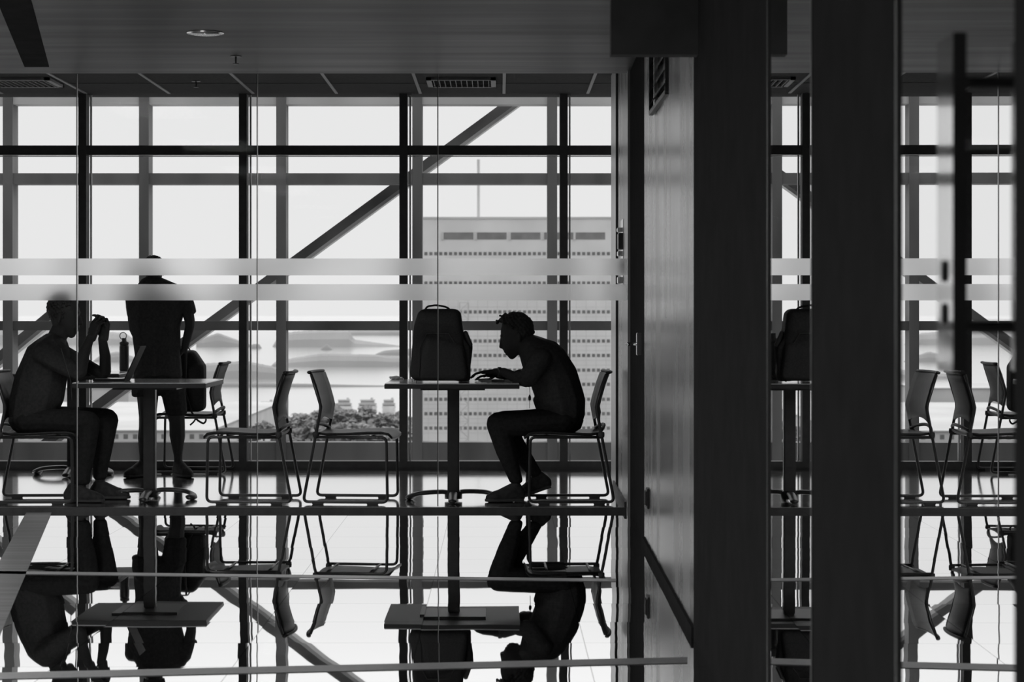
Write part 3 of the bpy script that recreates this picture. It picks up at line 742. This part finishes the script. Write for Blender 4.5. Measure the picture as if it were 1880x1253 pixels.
NC(bm, base, N(60, 774, 28, .098, 27, -.09), N(120, 775, 25, .088, 25, -.11), N(168, 776, 23, .07, 23, -.12), N(163, 825, 20, .063, 22, -.12), N(158, 868, 16, .05, 14, -.12), N(157, 882, 16, .05, 8, -.12))
NC(bm, base, N(60, 774, 28, .098, 27, .09), N(130, 773, 25, .088, 25, .10), N(190, 774, 22.5, .07, 23, .10), N(183, 823, 19, .063, 22, .10), N(179, 864, 14, .048, 14, .10), N(178, 878, 13, .046, 8, .10))
skin('trousers', bm, 'cloth2', root, .007, 4)
yb_ = P(0, 0, S).y
shoe('shoe', Vector((P(126, 0, S).x, yb_-.12, .004)), Vector((P(198, 0, S).x, yb_-.14, .004)), root, base)
shoe('shoe', Vector((P(160, 0, S).x, yb_+.10, .004)), Vector((P(232, 0, S).x, yb_+.10, .004)), root, base)
hc = P(117, 565, S)
hair(root, base, hc, (29.5/S, .077, 30/S), lambda v: v.z > .0-(.75 if v.x < .15 else 0) and not (v.x > .6 and v.z < .5), .009, n=300, seed=5)
obj('lanyard', tube(B(), [P(112, 640, S+12)-base, P(130, 700, S+9)-base, P(132, 735, S+9)-base], .002, 6), 'frame_black', root)

# --- man standing by the window
S = 254.0
base = P(292, 875, S); base.z = 0
root = thing('person', 'man in T-shirt and shorts standing by the window, hand at his hip', 'person', base, 0)
bm = B()
NC(bm, base, N(290, 700, 40, .105, 24), N(289, 655, 38, .10, 28), N(286, 600, 43, .11, 34), N(291, 556, 50, .115, 26), N(290, 534, 36, .10, 18))
NC(bm, base, N(284, 522, 15, .06, 14, .0), N(281, 508, 14, .056, 14, .01))
NC(bm, base, N(281, 492, 18.5, .088, 20, .02), N(281, 502, 16, .07, 16, .05))
H_(bm, base, N(281, 500, 14, .05, 12, .07), N(281, 513, 8, .035, 7, .085))
H_(bm, base, N(281, 497, 2.5, .012, 4, .12), N(281, 502, 3.5, .014, 3, .125), N(281, 500, 4, .01, 5, .105))
for sg in (-1, 1): H_(bm, base, N(281+sg*18.5, 498, 2, .012, 5, .02), N(281+sg*18, 504, 1.6, .01, 3, .02))
NC(bm, base, N(339, 549, 13, .055, 13), N(349, 590, 9.5, .042, 12, -.01), N(349, 600, 9, .036, 9, -.01), N(343, 622, 8, .032, 9, .0), N(338, 640, 6.5, .024, 7, .02))
hand(bm, N(337, 641, 1, 1, 1, .02)[0]-base, (-.55, .5, -.7), (-.8, 0, .5), (.2, 1, .1), .35, .95)
NC(bm, base, N(244, 550, 12, .055, 13), N(243, 592, 9.5, .042, 12, .03), N(244, 604, 9, .036, 9, .04), N(254, 632, 8, .03, 9, .10), N(266, 648, 6.5, .024, 7, .13))
hand(bm, N(268, 649, 1, 1, 1, .13)[0]-base, (.9, .3, -.25), (.3, -1, 0), (0, .2, 1), .5, .95)
NC(bm, base, N(271, 708, 22, .09, 22), N(271, 755, 17, .07, 20), N(271, 775, 15, .062, 14), N(269, 803, 15.5, .062, 18, -.01), N(265, 840, 9, .038, 12, -.0), N(263, 862, 8, .033, 8))
NC(bm, base, N(315, 708, 22, .09, 22), N(322, 755, 17, .07, 20), N(325, 774, 14.5, .062, 14), N(326, 800, 14.5, .060, 16, -.01), N(327, 836, 8, .036, 12, -.0), N(327, 858, 7.5, .032, 8))
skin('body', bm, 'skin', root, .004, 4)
bm = B()
NC(bm, base, N(290, 690, 46, .125, 14), N(290, 655, 43, .12, 26), N(286, 600, 46.5, .125, 32), N(291, 556, 54, .13, 27), N(291, 534, 40, .115, 18))
NC(bm, base, N(300, 534, 46, .10, 14), N(288, 525, 38, .09, 10), N(281, 517, 24, .08, 10))
NC(bm, base, N(338, 549, 16, .065, 15), N(346, 566, 13.5, .06, 12), N(349, 572, 11.5, .058, 7))
NC(bm, base, N(245, 551, 15, .065, 15), N(243, 568, 12, .06, 12, .01), N(243, 578, 11, .055, 8, .02))
H_(bm, base, N(250, 725, 8, .09, 5), N(262, 690, 16, .11, 10), N(300, 690, 16, .11, 8))
skin('t_shirt', bm, 'cloth', root, .007, 4)
bm = B()
NC(bm, base, N(290, 694, 45, .13, 20), N(290, 712, 44, .125, 16))
NC(bm, base, N(268, 706, 26, .115, 20), N(268, 722, 27, .105, 9))
NC(bm, base, N(316, 706, 24, .115, 20), N(322, 745, 21, .10, 18), N(324, 758, 20, .095, 8))
skin('shorts', bm, 'cloth2', root, .007, 3)
yb_ = P(0, 0, S).y
shoe('shoe', Vector((P(270, 0, S).x, yb_+.04, .004)), Vector((P(238, 0, S).x, yb_-.17, .004)), root, base)
shoe('shoe', Vector((P(320, 0, S).x, yb_+.04, .004)), Vector((P(357, 0, S).x, yb_-.15, .004)), root, base)
hc = P(281, 489, S)+Vector((0, .015, 0))
hair(root, base, hc, (19.5/S, .095, 19/S), lambda v: v.z > .1-(.8 if v.y < .2 else 0), .008, n=240, seed=9)

# ------------------------------------------------------------ the world outside
ZS = -60.0
def sea(px, py): s = (py-VY)/(H-ZS); return Vector(((px-VX)/s, F/s, ZS)), s
M['sea'] = noisy(mat('sea_water', .85, .12, 1.0), .84, .93, .004, (1, .3, 1))
M['isle'] = noisy(mat('haze_grey_island', .27, 1, spec=0), .25, .3, .01)  # pale grey puts the distance haze into the colour
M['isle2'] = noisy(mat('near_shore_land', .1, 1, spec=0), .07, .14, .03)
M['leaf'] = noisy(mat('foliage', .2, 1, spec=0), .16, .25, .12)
M['facade'] = noisy(mat('concrete_facade', .62, .9, spec=0), .58, .66, .15)
M['win_far'] = noisy(mat('facade_window', .16, .5, spec=.1), .13, .2, .5)
M['louvre_dark'] = noisy(mat('plant_room_opening', .2, .8, spec=0), .18, .24, .5)
M['roof'] = noisy(mat('pale_roof', .4, .9, spec=0), .36, .44, .02)
M['wallfar'] = noisy(mat('grey_shed_wall', .5, .9, spec=0), .44, .56, .05)
M['whitefar'] = noisy(mat('white_hull_paint', .5, .8, spec=0), .45, .55, .3)
struct('sea', quad(B(), (-60000, 300, ZS), (60000, 300, ZS), (60000, 80000, ZS), (-60000, 80000, ZS)), 'sea')
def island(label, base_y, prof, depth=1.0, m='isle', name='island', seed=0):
    # prof: (px, top py) along the ridge; base_y: waterline row
    bm = B(); rnd = random.Random(seed); rows = []
    P0, s = sea(prof[0][0], base_y)
    cx = (prof[0][0]+prof[-1][0])/2; c, _ = sea(cx, base_y)
    w = (prof[-1][0]-prof[0][0])/s; D = w*.35*depth; n = max(12, int((prof[-1][0]-prof[0][0])/4)); cur = []
    for i in range(n+1):
        px = prof[0][0]+(prof[-1][0]-prof[0][0])*i/n
        for (a, ta), (b, tb_) in zip(prof, prof[1:]):
            if a <= px <= b: y = ta+(tb_-ta)*(px-a)/max(1e-6, b-a); break
        h = max(.0, (base_y-y)/s); e = min(1, min(i, n-i)/(n*.12)); h *= 1+.02*rnd.uniform(-1, 1)
        x = (px-VX)/s; ring = []
        for f, g in ((0, 0), (.1, .45), (.3, .85), (.5, 1), (.75, .6), (1, 0)):
            yy = c.y+D*(f-.0)*(e*.8+.2) ; hh = h*g*(yy/c.y) ; ring.append(bm.verts.new((x*(yy/c.y), yy, ZS+hh+.02 if g else ZS-1)))
        rows.append(ring)
    for a, b in zip(rows, rows[1:]):
        for k in range(5): bm.faces.new([a[k], a[k+1], b[k+1], b[k]])
    bm.faces.new(rows[0]); bm.faces.new(rows[-1][::-1])
    for v in bm.verts: v.co -= Vector((c.x, c.y, ZS))
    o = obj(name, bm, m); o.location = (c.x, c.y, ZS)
    return tag(o, label, 'island' if name == 'island' else 'land', 'hazy islands in the bay')
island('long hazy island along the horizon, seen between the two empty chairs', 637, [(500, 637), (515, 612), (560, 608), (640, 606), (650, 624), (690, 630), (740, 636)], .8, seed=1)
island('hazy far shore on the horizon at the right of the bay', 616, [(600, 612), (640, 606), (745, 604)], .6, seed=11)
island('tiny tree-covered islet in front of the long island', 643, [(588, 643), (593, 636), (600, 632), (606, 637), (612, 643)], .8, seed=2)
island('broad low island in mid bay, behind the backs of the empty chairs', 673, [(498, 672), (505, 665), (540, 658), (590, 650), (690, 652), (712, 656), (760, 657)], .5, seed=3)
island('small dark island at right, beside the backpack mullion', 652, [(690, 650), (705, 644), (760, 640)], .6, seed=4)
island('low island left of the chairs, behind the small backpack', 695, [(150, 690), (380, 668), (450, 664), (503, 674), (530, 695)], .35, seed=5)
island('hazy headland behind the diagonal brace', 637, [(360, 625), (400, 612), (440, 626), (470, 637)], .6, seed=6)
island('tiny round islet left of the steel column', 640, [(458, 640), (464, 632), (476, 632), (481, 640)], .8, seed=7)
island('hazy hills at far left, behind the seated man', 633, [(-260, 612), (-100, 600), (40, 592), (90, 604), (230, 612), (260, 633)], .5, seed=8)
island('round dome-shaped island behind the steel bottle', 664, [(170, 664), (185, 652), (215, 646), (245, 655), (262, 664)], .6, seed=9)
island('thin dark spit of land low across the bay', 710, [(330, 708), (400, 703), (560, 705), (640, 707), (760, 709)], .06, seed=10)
# land near the shore
def landplate(name, pts, z, m, label, cat):
    out = []
    for px, py in pts:
        s = (py-VY)/(H-z); out.append(((px-VX)/s, F/s, z))
    o = obj(name, prism(B(), out, (0, 0, -3)), m); return tag(o, label, cat)
landplate('shore_land', [(-500, 1250), (1500, 1250), (1500, 764), (745, 766), (640, 768), (560, 766), (520, 770), (430, 768), (380, 766), (-500, 766)], -57.5, 'isle2', 'tree-covered shore land below the windows', 'land')
# long sheds at lower left
def shed(x0, x1, Y, ztop, depth, hgt, label, wins=False):
    s = F/Y; xa = (x0-VX)/s; xb = (x1-VX)/s
    t = thing('shed', label, 'building', ((xa+xb)/2, Y, ztop-hgt), 0, 'long sheds by the shore')
    w = (xb-xa)/2
    obj('wall', box(B(), -w, w, 0, depth, 0, hgt-.4), 'wallfar', t); obj('roof', box(B(), -w-.5, w+.5, -.5, depth+.5, hgt-.4, hgt), 'roof', t)
    if wins:
        n = 30
        for i in range(n):
            x = -w+3+(2*w-6)*i/(n-1)
            obj('window', box(B(), x-.75, x+.75, -.06, .02, hgt-3, hgt-1.4), 'win_far', t)
shed(-150, 386, 700, -37.9, 225, 19, 'long pale-roofed shed with a row of small windows, below the seated man', True)
shed(-200, 236, 940, -32.0, 60, 25, 'grey slab building beyond the long shed at far left')
# boats / ferries
def ferry(px, py, w, label):
    c, s = sea(px, py); t = thing('ferry', label, 'boat', c, 0, 'white ferries moored along the shore'); W_ = w/s/2
    obj('hull', prism(B(), [(-W_, -3, 1.8), (-W_*.8, -3, -.5), (W_*.8, -3, -.5), (W_, -3, 1.8)], (0, 6, 0)), 'whitefar', t)
    for k, f in enumerate((.9, .72)):
        obj('deck', box(B(), -W_*f, W_*f, -2.4, 2.4, 1.8+k*2.4, 3.6+k*2.4), 'whitefar', t); obj('awning', box(B(), -W_*(f+.03), W_*(f+.03), -2.6, 2.6, 3.6+k*2.4, 4.0+k*2.4), 'roof', t)
        obj('window_band', box(B(), -W_*f*.9, W_*f*.9, -2.46, -2.3, 2.3+k*2.4, 3.1+k*2.4), 'win_far', t)
    obj('funnel', box(B(), W_*.3, W_*.3+1.6, -1, 1, 6.4, 7.6), 'whitefar', t)
ferry(491, 756, 30, 'white ferry moored nearest the window mullion, left of the empty chairs')
ferry(632, 752, 30, 'white ferry just right of the empty chair back')
ferry(675, 752, 36, 'largest white ferry, above the seat of the empty chair facing right')
ferry(714, 752, 26, 'small white ferry beside the backpack mullion')
# trees
def palm(px, top, y, label, seed):
    s = F/y; rnd = random.Random(seed); x = (px-VX)/s; zt = H-(top-VY)/s; z0 = -57.5
    t = thing('palm_tree', label, 'tree', (x, y, z0), 0, 'palms on the shore'); h = zt-z0-1.5
    obj('trunk', tube(B(), [(0, 0, 0), (.3, 0, h*.5), (0, 0, h)], [.35, .25, .2]), 'leaf', t)
    bm = B()
    for k in range(16):
        a = k*2.4; r = rnd.uniform(3.2, 4.6); up = rnd.uniform(.5, 2.2); d = Vector((math.cos(a), math.sin(a), 0)); sd = Vector((-d.y, d.x, 0)); prev = None
        for j in range(6):
            f = j/5; c = d*(r*f)+Vector((0, 0, h+up*math.sin(f*2.2)-f*f*2.2)); w = .55*math.sin(math.pi*min(1, f*.9+.1))
            q = [bm.verts.new(c+sd*w+Vector((0, 0, -.4*w))), bm.verts.new(c), bm.verts.new(c-sd*w+Vector((0, 0, -.4*w)))]
            if prev: bm.faces.new([prev[0], prev[1], q[1], q[0]]); bm.faces.new([prev[1], prev[2], q[2], q[1]])
            prev = q
    obj('fronds', bm, 'leaf', t)
for i, (px, top, y) in enumerate(((546, 758, 1080), (572, 764, 1040), (588, 757, 1090), (655, 760, 1060), (520, 770, 1030))):
    palm(px, top, y, ('palm tree just right of the back of the empty chair facing left', 'low palm tree midway between the two empty chairs', 'palm tree touching the back of the empty chair facing right', 'palm tree over the middle of the empty chair seat facing right', 'palm tree hidden behind the back of the chair facing left')[i], i)
def tree(px, top, y, w, label, seed):
    s = F/y; rnd = random.Random(seed); x = (px-VX)/s; zt = H-(top-VY)/s; z0 = -57.5; R_ = w/s/2; h = zt-z0
    t = thing('broadleaf_tree', label, 'tree', (x, y, z0), 0, 'trees on the shore')
    obj('trunk', tube(B(), [(0, 0, 0), (0, 0, h*.7)], [.5, .3]), 'leaf', t)
    bm = B(); 
    bmesh.ops.create_icosphere(bm, subdivisions=4, radius=1)
    for v in bm.verts:
        n = 1+.5*noise.noise(v.co*2.1+Vector((seed*3.1, 0, 0)))+.35*noise.noise(v.co*5+Vector((seed, 2, 0)))+.2*noise.noise(v.co*11+Vector((seed, 5, 0)))
        v.co = Vector((v.co.x*R_*n, v.co.y*R_*n, h-R_*.75+v.co.z*R_*.75*n))
    obj('crown', bm, 'leaf', t)
rt = random.Random(21)
tl_ = []
for k in range(24):      # front and back rows of crowns, left to right
    px = 412+14.5*k; tl_.append((px, rt.uniform(775, 788) if k % 2 else rt.uniform(744, 764) if px > 540 else rt.uniform(764, 778), 780 if k % 2 else 980+40*(k % 4), rt.uniform(34, 46) if k % 2 else rt.uniform(30, 46)))
ords = ['first', 'second', 'third', 'fourth', 'fifth', 'sixth', 'seventh', 'eighth', 'ninth', 'tenth', 'eleventh', 'twelfth']
for i, a in enumerate(tl_):
    tree(*a, ('broad low tree crown in the front row on the shore, %s from the left' if i % 2 else 'taller tree crown in the back row on the shore, %s from the left') % ords[i//2], i)
# office tower
YT = F/8.1; sT = 8.1; ZG = -57.5
def tx(px): return (px-VX)/sT
def tz(py): return H-(py-VY)/sT
X0 = tx(774); X1 = tx(1190)
t = thing('office_tower', 'pale concrete office tower outside with rows of small square windows', 'building', ((X0+X1)/2, YT, ZG))
ox = (X0+X1)/2
obj('facade', box(B(), X0-ox, X1-ox, 0, 28, 0, tz(400)-ZG), 'facade', t)
obj('parapet', box(B(), X0-ox-.15, X1-ox+.15, -.15, 28.2, tz(402)-ZG, tz(398.5)-ZG), 'wallfar', t)
for i, a in enumerate((812, 873, 935, 996, 1054)):
    obj('plant_opening', box(B(), tx(a+3)-ox, tx(a+57)-ox, -.05, .05, tz(440)-ZG, tz(427)-ZG), 'louvre_dark', t)
    obj('pier', box(B(), tx(a-1.5)-ox, tx(a+2.5)-ox, -.25, .05, tz(440.5)-ZG, tz(426.5)-ZG), 'whitefar', t)
rows = [466, 520, 573, 626.5, 653, 680, 706, 733.5, 760, 786.5]
cnt = 0; rest = B()
for ry_ in rows:
    for i in range(39):
        px = 782+9.05*i
        if px > 1130: break
        if cnt < 100 and ry_ in (573, 626.5, 653):
            obj('window', box(B(), tx(px-2.9)-ox, tx(px+2.9)-ox, -.04, .05, tz(ry_+3)-ZG, tz(ry_-3)-ZG), 'win_far', t); cnt += 1
        else: box(rest, tx(px-2.9)-ox, tx(px+2.9)-ox, -.04, .05, tz(ry_+3)-ZG, tz(ry_-3)-ZG)
o = obj('window', rest, 'win_far', t); o['kind'] = 'stuff'
gr = B()
for i in range(20):
    x = tx(782+18.1*i+4.5)-ox; box(gr, x-.04, x+.04, -.02, .02, 0, tz(545)-ZG)
for ry_ in [p+q for p in rows[2:] for q in (-9, 9)]: box(gr, X0-ox, X1-ox, -.02, .02, tz(ry_+.3)-ZG, tz(ry_-.3)-ZG)
obj('panel_joint', gr, 'wallfar', t)
obj('roof_mast', tube(B(), [(tx(878)-ox, 5, tz(400)-ZG), (tx(878)-ox, 5, tz(290)-ZG)], .35, 6), 'wallfar', t)
# lattice crane mast in front of the tower
YC = 440.0; sC = F/YC
t = thing('crane_mast', 'thin lattice crane mast standing in front of the pale office tower', 'crane', ((852-VX)/sC, YC, ZG))
zt = H-(556-VY)/sC-ZG; hw = .95
bm = B()
for a, b in ((-1, -1), (1, -1), (1, 1), (-1, 1)): bar(bm, (a*hw, b*hw, 0), (a*hw+.0, b*hw, zt), .16, .16, (0, 1, 0))
obj('mast_leg', bm, 'steel_light', t)
bm = B(); n = 34
for k in range(n):
    z0 = zt*k/n; z1 = zt*(k+1)/n; sg = 1 if k % 2 else -1
    bar(bm, (-hw*sg, -hw, z0), (hw*sg, -hw, z1), .1, .1, (0, 1, 0)); bar(bm, (-hw*sg, hw, z0), (hw*sg, hw, z1), .1, .1, (0, 1, 0)); bar(bm, (-hw, -hw, z1), (hw, -hw, z1), .1, .1)
obj('bracing', bm, 'steel_light', t)
